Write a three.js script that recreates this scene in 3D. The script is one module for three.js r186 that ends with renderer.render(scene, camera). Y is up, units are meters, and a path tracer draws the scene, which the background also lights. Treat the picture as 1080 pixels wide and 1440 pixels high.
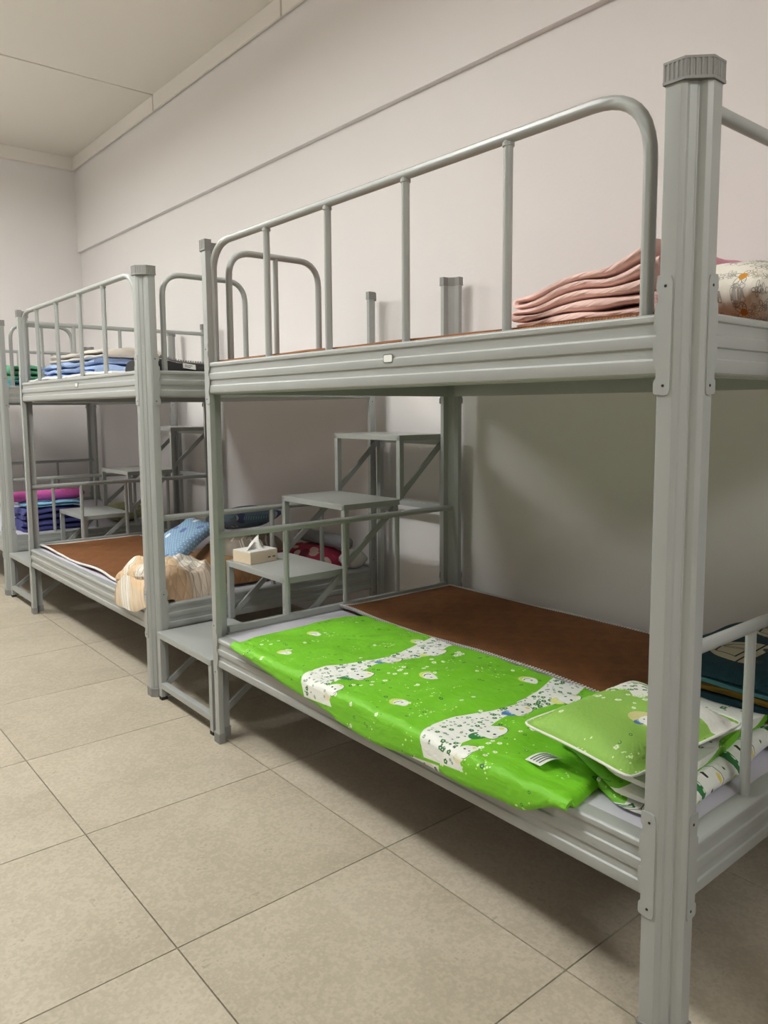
import * as THREE from 'three';
import { RoundedBoxGeometry } from 'three/addons/geometries/RoundedBoxGeometry.js';
import { RectAreaLightUniformsLib } from 'three/addons/lights/RectAreaLightUniformsLib.js';
import { ImprovedNoise } from 'three/addons/math/ImprovedNoise.js';
import * as BGU from 'three/addons/utils/BufferGeometryUtils.js';

// ---------------------------------------------------------------- camera, lamps, exposure
const scene = new THREE.Scene();
const renderer = new THREE.WebGLRenderer({ antialias: true });
renderer.toneMapping = THREE.LinearToneMapping;
renderer.toneMappingExposure = 0.82;
renderer.shadowMap.enabled = true;

const FOCAL = 1075.56, YAW = 40.011, PITCH = 5.897, ROLL = -0.339;
const camera = new THREE.PerspectiveCamera(2 * Math.atan(720 / FOCAL) * 180 / Math.PI, 1080 / 1440, 0.05, 60);
{
  const r = Math.PI / 180, y = YAW * r, p = PITCH * r, o = ROLL * r;
  const fw = new THREE.Vector3(Math.sin(y) * Math.cos(p), -Math.sin(p), -Math.cos(y) * Math.cos(p));
  const rt = new THREE.Vector3(Math.cos(y), 0, Math.sin(y));
  const up = new THREE.Vector3().crossVectors(rt, fw);
  camera.up.copy(up.multiplyScalar(Math.cos(o)).addScaledVector(rt, -Math.sin(o)));
  camera.position.set(-1.2132, 1.1867, 0.6622);
  camera.lookAt(camera.position.clone().add(fw));
  camera.setViewOffset(1080, 1440, -10.42, 33.56, 1080, 1440);   // the lens's optical centre
}
scene.add(camera);

RectAreaLightUniformsLib.init();
const LAMP_COLOR = new THREE.Color().setRGB(0.975, 1.0, 0.995);
const LAMP_POWER = 64, UP_POWER = 58;     // radiance of a hanging light: downwards, and through its top slots
const LAMPS = [[-1.35, -5.1], [-1.35, -2.0], [-1.35, 3.1]], LAMP_Y = 3.14;

// ---------------------------------------------------------------- dimensions (metres)
const W = 1.215, L = 1.81, H = 1.756, PW = 0.066, PC = 0.037, PT = 0.0205;
const UT = 1.348, LT = 0.388, RH = 0.108;         // tops of the upper and lower rails, rail height
const WALLX = 1.27, ENDZ = -6.75, CEIL = 3.47, LEFTX = -7.4, NEARZ = 4.6;

// ---------------------------------------------------------------- helpers
const V3 = (x, y, z) => new THREE.Vector3(x, y, z);
const perlin = new ImprovedNoise();
const nz = (x, y = 0, z = 0) => perlin.noise(x + 31.7, y + 12.3, z + 5.1);
const fbm = (x, y, z, o = 4) => { let s = 0, a = 1, f = 1; for (let i = 0; i < o; i++) { s += a * nz(x * f, y * f, z * f + i * 7.3); a *= 0.5; f *= 2.03; } return s; };
function rng(seed) { let s = seed >>> 0; return () => { s = (s + 0x6D2B79F5) >>> 0; let t = s; t = Math.imul(t ^ (t >>> 15), t | 1); t ^= t + Math.imul(t ^ (t >>> 7), t | 61); return ((t ^ (t >>> 14)) >>> 0) / 4294967296; }; }
const clamp = (v, a = 0, b = 1) => Math.min(b, Math.max(a, v));
const sstep = (a, b, v) => { const t = clamp((v - a) / (b - a)); return t * t * (3 - 2 * t); };
const taken = {};
function numbered(n) { taken[n] = (taken[n] ?? -1) + 1; return taken[n] ? n + '_' + String(taken[n]).padStart(3, '0') : n; }
function mesh(name, geo, mat, parent) {
  const m = new THREE.Mesh(geo, mat); m.name = parent ? name : numbered(name); m.castShadow = m.receiveShadow = true; (parent || scene).add(m); return m;
}
function tag(o, label, category, group) { o.userData.label = label; o.userData.category = category; if (group) o.userData.group = group; return o; }
function thing(name, label, category, x = 0, y = 0, z = 0, group) {
  const g = new THREE.Group(); g.name = numbered(name); g.position.set(x, y, z); scene.add(g); return tag(g, label, category, group);
}
function struct(name, geo, mat) { const m = new THREE.Mesh(geo, mat); m.name = name; m.castShadow = m.receiveShadow = true; m.userData.kind = 'structure'; scene.add(m); return m; }
function merge(list) { return BGU.mergeGeometries(list.map(g => { const q = g.index ? g.toNonIndexed() : g; for (const k of Object.keys(q.attributes)) if (!['position', 'normal', 'uv'].includes(k)) q.deleteAttribute(k); return q; })); }
const cache = {};
const memo = (k, f) => cache[k] || (cache[k] = f());

function box(x0, x1, y0, y1, z0, z1, r = 0.0015) {
  const w = x1 - x0, h = y1 - y0, d = z1 - z0;
  const g = r ? new RoundedBoxGeometry(w, h, d, 1, Math.min(r, w / 2.1, h / 2.1, d / 2.1)) : new THREE.BoxGeometry(w, h, d);
  g.translate((x0 + x1) / 2, (y0 + y1) / 2, (z0 + z1) / 2); return g;
}
function bar(a, b, w, h, r = 0.0015) {                       // a square bar from a to b
  const A = V3(...a), B = V3(...b), len = A.distanceTo(B);
  const g = new RoundedBoxGeometry(w, len, h, 1, r);
  g.applyQuaternion(new THREE.Quaternion().setFromUnitVectors(V3(0, 1, 0), B.clone().sub(A).normalize()));
  g.translate((A.x + B.x) / 2, (A.y + B.y) / 2, (A.z + B.z) / 2); return g;
}
function roundPoly(p, r, n = 2) {                            // rounds the corners of a polygon
  const out = [];
  for (let i = 0; i < p.length; i++) {
    const a = p[(i + p.length - 1) % p.length], b = p[i], c = p[(i + 1) % p.length];
    const l1 = Math.hypot(a[0] - b[0], a[1] - b[1]), l2 = Math.hypot(c[0] - b[0], c[1] - b[1]);
    const k = Math.min(b[2] ?? r, l1 * 0.45, l2 * 0.45);
    const s = [b[0] + (a[0] - b[0]) * k / l1, b[1] + (a[1] - b[1]) * k / l1], e = [b[0] + (c[0] - b[0]) * k / l2, b[1] + (c[1] - b[1]) * k / l2];
    for (let j = 0; j <= n; j++) { const t = j / n, u = 1 - t; out.push([u * u * s[0] + 2 * u * t * b[0] + t * t * e[0], u * u * s[1] + 2 * u * t * b[1] + t * t * e[1]]); }
  }
  return out;
}
function prism(poly, O, U, V, D, len, crease = 0.7) {        // polygon (in U, V) pushed along D
  const pts = poly.map(p => new THREE.Vector2(p[0], p[1]));
  let tris = THREE.ShapeUtils.triangulateShape(pts, []);
  const pos = [], uv = [];
  const at = (p, t) => O.clone().addScaledVector(U, p.x).addScaledVector(V, p.y).addScaledVector(D, t);
  const area = THREE.ShapeUtils.area(pts) > 0 ? 1 : -1;
  const hand = new THREE.Vector3().crossVectors(U, V).dot(D) > 0 ? 1 : -1;
  const flip = area * hand < 0;
  const push = (a, b, c, ua, ub, uc) => { const A = flip ? [a, c, b] : [a, b, c], B = flip ? [ua, uc, ub] : [ua, ub, uc]; for (const q of A) pos.push(q.x, q.y, q.z); for (const q of B) uv.push(...q); };
  let s = 0;
  for (let i = 0; i < pts.length; i++) {
    const a = pts[i], b = pts[(i + 1) % pts.length], d = a.distanceTo(b);
    const a0 = at(a, 0), b0 = at(b, 0), a1 = at(a, len), b1 = at(b, len);
    push(a0, b0, b1, [s, 0], [s + d, 0], [s + d, len]); push(a0, b1, a1, [s, 0], [s + d, len], [s, len]); s += d;
  }
  for (const t of tris) {
    const [a, b, c] = t.map(i => pts[i]), f = area > 0;
    const w = f ? [a, b, c] : [a, c, b];
    const q = w.map(k => [k.x, k.y]);
    if (area > 0) { push(at(w[0], len), at(w[1], len), at(w[2], len), q[0], q[1], q[2]); push(at(w[0], 0), at(w[2], 0), at(w[1], 0), q[0], q[2], q[1]); }
    else { push(at(w[0], len), at(w[2], len), at(w[1], len), q[0], q[2], q[1]); push(at(w[0], 0), at(w[1], 0), at(w[2], 0), q[0], q[1], q[2]); }
  }
  const g = new THREE.BufferGeometry();
  g.setAttribute('position', new THREE.Float32BufferAttribute(pos, 3)); g.setAttribute('uv', new THREE.Float32BufferAttribute(uv, 2));
  return BGU.toCreasedNormals(g, crease);
}
function roundPath(P, r, n = 7) {                            // polyline with rounded corners
  const out = [P[0].clone()];
  for (let i = 1; i < P.length - 1; i++) {
    const a = P[i - 1], b = P[i], c = P[i + 1], l1 = a.distanceTo(b), l2 = b.distanceTo(c), k = Math.min(r, l1 * 0.49, l2 * 0.49);
    const s = b.clone().lerp(a, k / l1), e = b.clone().lerp(c, k / l2);
    for (let j = 0; j <= n; j++) { const t = j / n, u = 1 - t; const w = 2 * u * t * 1.0; out.push(s.clone().multiplyScalar(u * u).addScaledVector(b, w).addScaledVector(e, t * t)); }
  }
  out.push(P[P.length - 1].clone()); return out;
}
function tube(P, r, sides = 12, closed = false, radFn) {     // round tube along points, ends capped
  const pos = [], idx = [], uv = []; const n = P.length; let N = null, s = 0;
  for (let i = 0; i < n; i++) {
    const a = closed ? P[(i + n - 1) % n] : P[Math.max(0, i - 1)], b = closed ? P[(i + 1) % n] : P[Math.min(n - 1, i + 1)];
    const T = b.clone().sub(a).normalize();
    if (!N) { N = Math.abs(T.y) < 0.9 ? V3(0, 1, 0) : V3(1, 0, 0); }
    N = N.clone().addScaledVector(T, -N.dot(T)).normalize(); const B = new THREE.Vector3().crossVectors(T, N);
    if (i) s += P[i].distanceTo(P[i - 1]);
    const R = radFn ? radFn(i / (n - 1), s) : r;
    for (let j = 0; j <= sides; j++) { const t = j / sides * Math.PI * 2; const q = P[i].clone().addScaledVector(N, Math.cos(t) * R).addScaledVector(B, Math.sin(t) * R); pos.push(q.x, q.y, q.z); uv.push(s, j / sides * r * 6.28); }
  }
  const rows = closed ? n : n - 1;
  for (let i = 0; i < rows; i++) for (let j = 0; j < sides; j++) { const a = i * (sides + 1) + j, b = ((i + 1) % n) * (sides + 1) + j; idx.push(a, a + 1, b, b, a + 1, b + 1); }
  if (!closed) for (const [i, f] of [[0, 1], [n - 1, 0]]) { const c = pos.length / 3; pos.push(P[i].x, P[i].y, P[i].z); uv.push(0, 0); for (let j = 0; j < sides; j++) { const a = i * (sides + 1) + j; f ? idx.push(c, a + 1, a) : idx.push(c, a, a + 1); } }
  const g = new THREE.BufferGeometry(); g.setAttribute('position', new THREE.Float32BufferAttribute(pos, 3)); g.setAttribute('uv', new THREE.Float32BufferAttribute(uv, 2)); g.setIndex(idx);
  return BGU.toCreasedNormals(g, 1.0);
}
function sheet(nu, nv, top, bot, uvf, crease = 1.2) {         // closed padded surface: top and underside share their rim
  const pos = [], uv = [], idx = [];
  const st = (nu + 1) * (nv + 1);
  for (const f of [top, bot]) for (let j = 0; j <= nv; j++) for (let i = 0; i <= nu; i++) { const u = i / nu, v = j / nv, p = f(u, v); pos.push(p[0], p[1], p[2]); const q = uvf ? uvf(u, v, p) : [p[0], p[2]]; uv.push(q[0], q[1]); }
  const id = (k, i, j) => k * st + j * (nu + 1) + i;
  for (let j = 0; j < nv; j++) for (let i = 0; i < nu; i++) {
    idx.push(id(0, i, j), id(0, i, j + 1), id(0, i + 1, j), id(0, i + 1, j), id(0, i, j + 1), id(0, i + 1, j + 1));
    idx.push(id(1, i, j), id(1, i + 1, j), id(1, i, j + 1), id(1, i + 1, j), id(1, i + 1, j + 1), id(1, i, j + 1));
  }
  for (let i = 0; i < nu; i++) { idx.push(id(0, i, 0), id(0, i + 1, 0), id(1, i, 0), id(1, i, 0), id(0, i + 1, 0), id(1, i + 1, 0)); idx.push(id(0, i, nv), id(1, i, nv), id(0, i + 1, nv), id(1, i, nv), id(1, i + 1, nv), id(0, i + 1, nv)); }
  for (let j = 0; j < nv; j++) { idx.push(id(0, 0, j), id(1, 0, j), id(0, 0, j + 1), id(1, 0, j), id(1, 0, j + 1), id(0, 0, j + 1)); idx.push(id(0, nu, j), id(0, nu, j + 1), id(1, nu, j), id(1, nu, j), id(0, nu, j + 1), id(1, nu, j + 1)); }
  let g = new THREE.BufferGeometry(); g.setAttribute('position', new THREE.Float32BufferAttribute(pos, 3)); g.setAttribute('uv', new THREE.Float32BufferAttribute(uv, 2)); g.setIndex(idx);
  return BGU.toCreasedNormals(g, crease);
}

// ---------------------------------------------------------------- textures
function canvasTex(w, h, draw, srgb = true) {
  const c = document.createElement('canvas'); c.width = w; c.height = h; draw(c.getContext('2d'), w, h);
  const t = new THREE.CanvasTexture(c); t.wrapS = t.wrapT = THREE.RepeatWrapping; if (srgb) t.colorSpace = THREE.SRGBColorSpace; return t;
}
function dataTex(n, f, srgb = true) {
  const d = new Uint8Array(n * n * 4);
  for (let y = 0; y < n; y++) for (let x = 0; x < n; x++) { const c = f(x / n, y / n); const i = (y * n + x) * 4; d[i] = clamp(c[0], 0, 255); d[i + 1] = clamp(c[1], 0, 255); d[i + 2] = clamp(c[2], 0, 255); d[i + 3] = 255; }
  const t = new THREE.DataTexture(d, n, n); t.wrapS = t.wrapT = THREE.RepeatWrapping; t.magFilter = THREE.LinearFilter; t.minFilter = THREE.LinearMipmapLinearFilter; t.generateMipmaps = true; if (srgb) t.colorSpace = THREE.SRGBColorSpace; t.needsUpdate = true; return t;
}
const hash2 = (x, y, s) => { let h = Math.imul(x, 374761393) ^ Math.imul(y, 668265263) ^ Math.imul(s | 0, 2246822519); h = Math.imul(h ^ (h >>> 13), 1274126177); return ((h ^ (h >>> 16)) >>> 0) / 2147483648 - 1; };
const per = (u, v, f, o, s = 0) => {          // noise that repeats over the unit square
  let sum = 0, a = 1;
  for (let k = 0; k < o; k++) {
    const x = u * f, y = v * f, i = Math.floor(x), j = Math.floor(y), p = x - i, q = y - j, P = p * p * (3 - 2 * p), Q = q * q * (3 - 2 * q), i1 = (i + 1) % f, j1 = (j + 1) % f, i0 = i % f, j0 = j % f, z = s * 17 + k;
    sum += a * ((hash2(i0, j0, z) * (1 - P) + hash2(i1, j0, z) * P) * (1 - Q) + (hash2(i0, j1, z) * (1 - P) + hash2(i1, j1, z) * P) * Q);
    a *= 0.5; f *= 2;
  }
  return sum * 0.6;
};
const S = (g, s) => { g.repeat.set(1 / s, 1 / s); return g; };

const stoneVal = (u, v) => per(u, v, 40, 4, 3) * 0.45 + per(u, v, 230, 2, 9) * 0.8;
const tileMap = S(dataTex(1024, (u, v) => {
  const c = per(u, v, 7, 3, 1) * 10, f = stoneVal(u, v), k = f > 0.34 ? -(f - 0.34) * 80 : f < -0.34 ? 16 * Math.min(1, (-0.34 - f) * 4) : 0;
  const g = c + f * 24 + k; return [181 + g, 171 + g, 152 + g * 1.02];
}), 1.9);
const tileBump = S(dataTex(512, (u, v) => { const g = 128 + stoneVal(u, v) * 90; return [g, g, g]; }, false), 1.9);
const wallBump = S(dataTex(512, (u, v) => { const g = 128 + per(u, v, 10, 3, 2) * 50 + per(u, v, 120, 2, 4) * 40; return [g, g, g]; }, false), 1.5);
const weaveMap = S(dataTex(256, (u, v) => {
  const a = Math.sin((u * 16 + v * 16) * 6.283), b = Math.sin((u * 16 - v * 16) * 6.283);
  const k = a * b; const g = k > 0.15 ? 1.25 : k < -0.3 ? 0.5 : 0.9; const w = 1 + per(u, v, 9, 2, 6) * 0.12; return [134 * g * w, 82 * g * w, 36 * g * w];
}), 0.22);
const weaveBump = S(dataTex(256, (u, v) => { const k = Math.sin((u * 16 + v * 16) * 6.283) * Math.sin((u * 16 - v * 16) * 6.283); const g = 128 + 100 * k; return [g, g, g]; }, false), 0.22);
const clothBump = S(dataTex(512, (u, v) => { const g = 128 + per(u, v, 22, 4, 8) * 80; return [g, g, g]; }, false), 0.35);

// printed cotton: small flowers, dots, wavy white bands
function flower(c, x, y, r, petal, heart) { c.fillStyle = petal; for (let i = 0; i < 5; i++) { const a = i * 1.2566; c.beginPath(); c.arc(x + Math.cos(a) * r * 0.6, y + Math.sin(a) * r * 0.6, r * 0.5, 0, 7); c.fill(); } c.fillStyle = heart; c.beginPath(); c.arc(x, y, r * 0.34, 0, 7); c.fill(); }
function dot(c, x, y, r, col) { c.fillStyle = col; c.beginPath(); c.arc(x, y, r, 0, 7); c.fill(); }
function oval(c, x, y, rx, ry, a, col) { c.fillStyle = col; c.beginPath(); c.ellipse(x, y, rx, ry, a, 0, 7); c.fill(); }
const DARK = '#2f6a36', WHITE = '#eef0e8';
function lamb(c, x, y, s, scarf) {            // a plain rounded white animal shape with a spotted scarf
  oval(c, x - s * 0.75, y - s * 0.1, s * 0.45, s * 0.32, 0.5, scarf);
  for (let i = 0; i < 9; i++) dot(c, x - s * (0.5 + 0.06 * (i % 3) * 2.2), y - s * (0.28 - 0.16 * Math.floor(i / 3)), s * 0.045, '#dfeede');
  c.strokeStyle = '#4a4a48'; c.lineWidth = s * 0.035; oval(c, x - s * 0.35, y + s * 0.25, s * 0.35, s * 0.3, 0, WHITE); c.stroke(); oval(c, x, y, s * 0.72, s * 0.5, 0.05, WHITE); c.beginPath(); c.ellipse(x, y, s * 0.72, s * 0.5, 0.05, -0.9, 2.2); c.stroke();
  dot(c, x - s * 0.1, y - s * 0.18, s * 0.07, '#222'); dot(c, x - s * 0.12, y + s * 0.2, s * 0.07, '#222');
  oval(c, x + s * 0.5, y + s * 0.02, s * 0.1, s * 0.13, 0, '#e9d46a');
}
function scatter(c, w, h, m, seed, n, dark = DARK) {
  const R = rng(seed);
  for (let i = 0; i < n; i++) {
    const x = R() * w, y = R() * h, k = R();
    if (k < 0.2) for (let j = 0; j < 7; j++) dot(c, x + (R() - 0.5) * 0.05 * m, y + (R() - 0.5) * 0.035 * m, (0.0012 + R() * 0.0016) * m, '#d8f0b0');
    else if (k < 0.5) { c.strokeStyle = dark; c.lineWidth = 0.0016 * m; c.beginPath(); c.arc(x, y, (0.0022 + R() * 0.002) * m, 0, 7); c.stroke(); }
    else if (k < 0.62) flower(c, x, y, 0.0055 * m, dark, '#a9d85f');
    else if (k < 0.72) flower(c, x, y, 0.006 * m, '#e6f3d6', '#b9d97a');
    else dot(c, x, y, (0.001 + R() * 0.0014) * m, k < 0.86 ? dark : '#e0f2c0');
  }
}
const quiltMap = canvasTex(900, 1960, (c, w, h) => {
  const m = 1400, X = x => (x + 0.07) * m, Z = z => (z + 1.64) * m;      // metres on the bed to print
  c.fillStyle = '#74c120'; c.fillRect(0, 0, w, h); scatter(c, w, h, m, 5, 330);
  for (const z0 of [-1.12, -0.6]) {
    c.fillStyle = WHITE; c.beginPath();
    const up = x => z0 - 0.045 - 0.028 * Math.sin((x + 0.05) * 13) - (x > 0.3 ? 0.01 : 0), dn = x => z0 + 0.03 + 0.016 * Math.sin(x * 17 + 1) + (x < 0.02 ? 0.06 * (0.02 - x) / 0.09 * 1.3 : 0);
    for (let x = -0.07; x <= 0.57; x += 0.01) c.lineTo(X(x), Z(up(x)));
    for (let x = 0.57; x >= -0.07; x -= 0.01) c.lineTo(X(x), Z(dn(x)));
    c.fill();
    const R = rng(77 + z0 * 100);
    for (let i = 0; i < 210; i++) { const x = -0.06 + R() * 0.62, t = 0.04 + R() * 0.92, z = up(x) * (1 - t) + dn(x) * t; if (R() < 0.22) flower(c, X(x), Z(z), 0.0062 * m, DARK, '#cfe6b5'); else if (R() < 0.6) { c.strokeStyle = DARK; c.lineWidth = 0.0016 * m; c.beginPath(); c.arc(X(x), Z(z), 0.0026 * m, 0, 7); c.stroke(); } else dot(c, X(x), Z(z), 0.0022 * m, '#35524a'); }
    lamb(c, X(0.12), Z(z0 + 0.052), 0.058 * m, '#2f7a3e'); lamb(c, X(0.27), Z(z0 + 0.012), 0.05 * m, '#4f7fc4'); lamb(c, X(0.43), Z(z0 + 0.045), 0.052 * m, '#dfe38a'); lamb(c, X(0.0), Z(z0 + 0.085), 0.04 * m, '#e9e3c2');
    for (let i = 0; i < 22; i++) { const x = 0.0 + R() * 0.5, z = z0 + 0.085 + R() * 0.05; flower(c, X(x), Z(z), (0.005 + R() * 0.003) * m, '#eef6e2', '#a9cf62'); }
    for (let i = 0; i < 26; i++) dot(c, X(R() * 0.5), Z(z0 + 0.09 + R() * 0.16), (0.001 + R() * 0.0018) * m, '#e4f4c8');
  }
  for (const [x, z] of [[0.06, -1.4], [0.25, -1.51], [0.065, -0.84], [0.255, -0.93], [0.46, -1.2], [0.45, -0.72]]) {
    oval(c, X(x), Z(z), 0.022 * m, 0.03 * m, 0.3, '#cfe07a'); oval(c, X(x), Z(z + 0.012), 0.019 * m, 0.026 * m, 0.2, WHITE);
    c.strokeStyle = '#33405a'; c.lineWidth = 0.003 * m; c.beginPath(); c.moveTo(X(x - 0.012), Z(z)); c.quadraticCurveTo(X(x), Z(z - 0.012), X(x + 0.012), Z(z + 0.004)); c.stroke(); dot(c, X(x), Z(z + 0.018), 0.003 * m, '#333');
  }
});
const foldMap = S(canvasTex(1024, 1024, (c, w, h) => {          // folded quilt: white cloth areas with motifs, green patches
  const m = w / 0.5; c.fillStyle = '#72bf22'; c.fillRect(0, 0, w, h); scatter(c, w, h, m, 21, 150);
  c.fillStyle = '#eceee6'; c.beginPath(); for (let x = 0; x <= w; x += 8) c.lineTo(x, h * (0.08 + 0.04 * Math.sin(x / w * 12.566))); for (let x = w; x >= 0; x -= 8) c.lineTo(x, h * (0.62 + 0.05 * Math.sin(x / w * 18.85 + 1))); c.fill();
  const R = rng(9);
  for (let i = 0; i < 90; i++) { const x = R() * w, y = h * (0.14 + R() * 0.45); if (R() < 0.35) flower(c, x, y, 0.007 * m, DARK, '#dcefcf'); else dot(c, x, y, 0.003 * m, DARK); }
  for (const [x, y, s] of [[0.2, 0.3, 0.06], [0.55, 0.45, 0.055], [0.86, 0.3, 0.06]]) { lamb(c, x * w, y * h, s * m, '#2f7a3e'); oval(c, (x + 0.1) * w, (y + 0.14) * h, 0.02 * m, 0.014 * m, 0.5, '#5b95cc'); oval(c, (x - 0.14) * w, (y + 0.05) * h, 0.016 * m, 0.016 * m, 0, '#b9d84a'); }
}), 0.5);
const pillowMap = canvasTex(1024, 800, (c, w, h) => {           // u along the long side, v across
  const m = w / 0.4; c.fillStyle = '#8fbd52'; c.fillRect(0, 0, w, h); scatter(c, w, h, m, 31, 46, '#3e6e34');
  c.fillStyle = '#8fbd52'; c.fillRect(w * 0.1, h * 0.25, w * 0.42, h * 0.5);
  c.fillStyle = '#f0efe6'; c.beginPath(); for (const [x, y] of [[0.5, 0.0], [0.62, 0.14], [0.66, 0.3], [0.6, 0.4], [0.68, 0.5], [0.8, 0.44], [0.86, 0.2], [0.9, 0.0]]) c.lineTo(x * w, y * h); c.fill();
  c.beginPath(); for (const [x, y] of [[0.74, 1], [0.72, 0.84], [0.8, 0.72], [0.9, 0.7], [0.96, 1]]) c.lineTo(x * w, y * h); c.fill();
  const R = rng(3);
  for (let i = 0; i < 34; i++) flower(c, w * (0.58 + R() * 0.32), h * R() * 0.44, 0.0055 * m, '#3f6b45', '#d8e8c6');
  for (let i = 0; i < 22; i++) flower(c, w * (0.42 + R() * 0.3), h * (0.08 + R() * 0.5), (0.004 + R() * 0.004) * m, '#eaf4da', '#aecb78');
  oval(c, w * 0.42, h * 0.72, 0.03 * m, 0.045 * m, -0.5, '#cfc98c'); lamb(c, w * 0.41, h * 0.72, 0.03 * m, '#4a6fa0');
  c.font = '20px sans-serif';
});
const floralMap = S(canvasTex(768, 768, (c, w, h) => {
  c.fillStyle = '#ebe6da'; c.fillRect(0, 0, w, h); const R = rng(12); const cols = ['#99938a', '#aaa49a', '#8a857d', '#a5a196', '#b8ae98'];
  for (let i = 0; i < 240; i++) {
    const x = R() * w, y = R() * h, r = 14 + R() * 34, n = 5 + Math.floor(R() * 4); c.strokeStyle = cols[i % 5]; c.lineWidth = 3;
    for (let k = 0; k < n; k++) { const a = k / n * 6.283 + i; c.beginPath(); c.ellipse(x + Math.cos(a) * r * 0.55, y + Math.sin(a) * r * 0.55, r * 0.45, r * 0.22, a, 0, 7); c.stroke(); }
    if (R() < 0.06) oval(c, x, y, r * 0.5, r * 0.4, R() * 3, R() < 0.5 ? '#c78a2c' : '#d7d79a');
  }
}), 0.55);
const plaidMap = S(canvasTex(512, 512, (c, w, h) => {
  c.fillStyle = '#d3bfa2'; c.fillRect(0, 0, w, h); c.fillStyle = 'rgba(219,188,150,0.8)'; c.fillRect(0, 0, w * 0.5, h); c.fillStyle = 'rgba(235,230,220,0.85)'; c.fillRect(w * 0.55, 0, w * 0.3, h); c.fillRect(0, h * 0.15, w, h * 0.26);
  c.fillStyle = 'rgba(140,122,104,0.5)'; for (const t of [0.58, 0.66, 0.74, 0.81]) { c.fillRect(w * t, 0, 6, h); c.fillRect(0, h * (t - 0.42), w, 6); }
  c.fillStyle = 'rgba(140,108,90,0.35)'; c.fillRect(0, h * 0.62, w, h * 0.2);
}), 0.36);
const quiltStitch = S(dataTex(256, (u, v) => { const a = Math.abs(Math.sin((u * 6 + v * 6) * 3.1416)), b = Math.abs(Math.sin((u * 6 - v * 6) * 3.1416)); const g = 255 * Math.pow(Math.min(a, b), 0.45); return [g, g, g]; }, false), 0.25);
const leafMap = S(canvasTex(256, 256, (c, w, h) => { c.fillStyle = '#a39a8c'; c.fillRect(0, 0, w, h); const R = rng(44); c.lineCap = 'round'; for (let i = 0; i < 26; i++) { const x = R() * w, y = R() * h; c.strokeStyle = i % 3 ? '#ded8cc' : '#77706a'; c.lineWidth = 3 + R() * 7; c.beginPath(); c.moveTo(x, y); c.quadraticCurveTo(x + 20, y + 10, x + 30 + R() * 30, y + 40); c.stroke(); } }), 0.2);
const blueMap = S(canvasTex(512, 512, (c, w, h) => { c.fillStyle = '#7797b3'; c.fillRect(0, 0, w, h); c.fillStyle = 'rgba(190,212,230,0.8)'; for (let i = 0; i < 32; i++) for (let j = 0; j < 32; j++) if ((i + j) % 2) c.fillRect(i * 16, j * 16, 8, 8); const R = rng(8); for (let i = 0; i < 9; i++) { oval(c, R() * w, R() * h, 26 + R() * 40, 12 + R() * 18, R() * 3, i % 2 ? '#d9dfe8' : '#5f6f9e'); } }), 0.3);
const redMap = S(canvasTex(256, 256, (c, w, h) => { c.fillStyle = '#8e1f3c'; c.fillRect(0, 0, w, h); const R = rng(18); for (let i = 0; i < 12; i++) oval(c, R() * w, R() * h, 18 + R() * 26, 12 + R() * 14, R() * 3, i % 3 ? '#b49a90' : '#5d0f26'); }), 0.28);
const carMap = canvasTex(1024, 512, (c, w, h) => {              // teal cloth with outlined car drawings
  c.fillStyle = '#17404f'; c.fillRect(0, 0, w, h);
  for (const [x, y, s] of [[300, 250, 1], [820, 250, 1]]) {
    c.save(); c.translate(x, y); c.scale(s, s); c.fillStyle = '#cfc9b4'; c.strokeStyle = '#2a2f2c'; c.lineWidth = 7;
    c.beginPath(); c.moveTo(-170, 80); c.quadraticCurveTo(-190, -20, -130, -70); c.quadraticCurveTo(-60, -130, 60, -125); c.quadraticCurveTo(150, -110, 180, 0); c.lineTo(185, 80); c.closePath(); c.fill(); c.stroke();
    c.beginPath(); c.moveTo(-110, 20); c.lineTo(-80, -70); c.lineTo(20, -85); c.lineTo(30, 20); c.closePath(); c.stroke(); c.beginPath(); c.moveTo(50, 20); c.lineTo(45, -85); c.lineTo(100, -60); c.lineTo(140, 15); c.closePath(); c.stroke(); c.beginPath(); c.moveTo(-175, 45); c.lineTo(185, 45); c.stroke();
    dot(c, -100, 90, 34, '#3b4a4c'); dot(c, 110, 90, 34, '#3b4a4c'); c.restore();
  }
});

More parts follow.
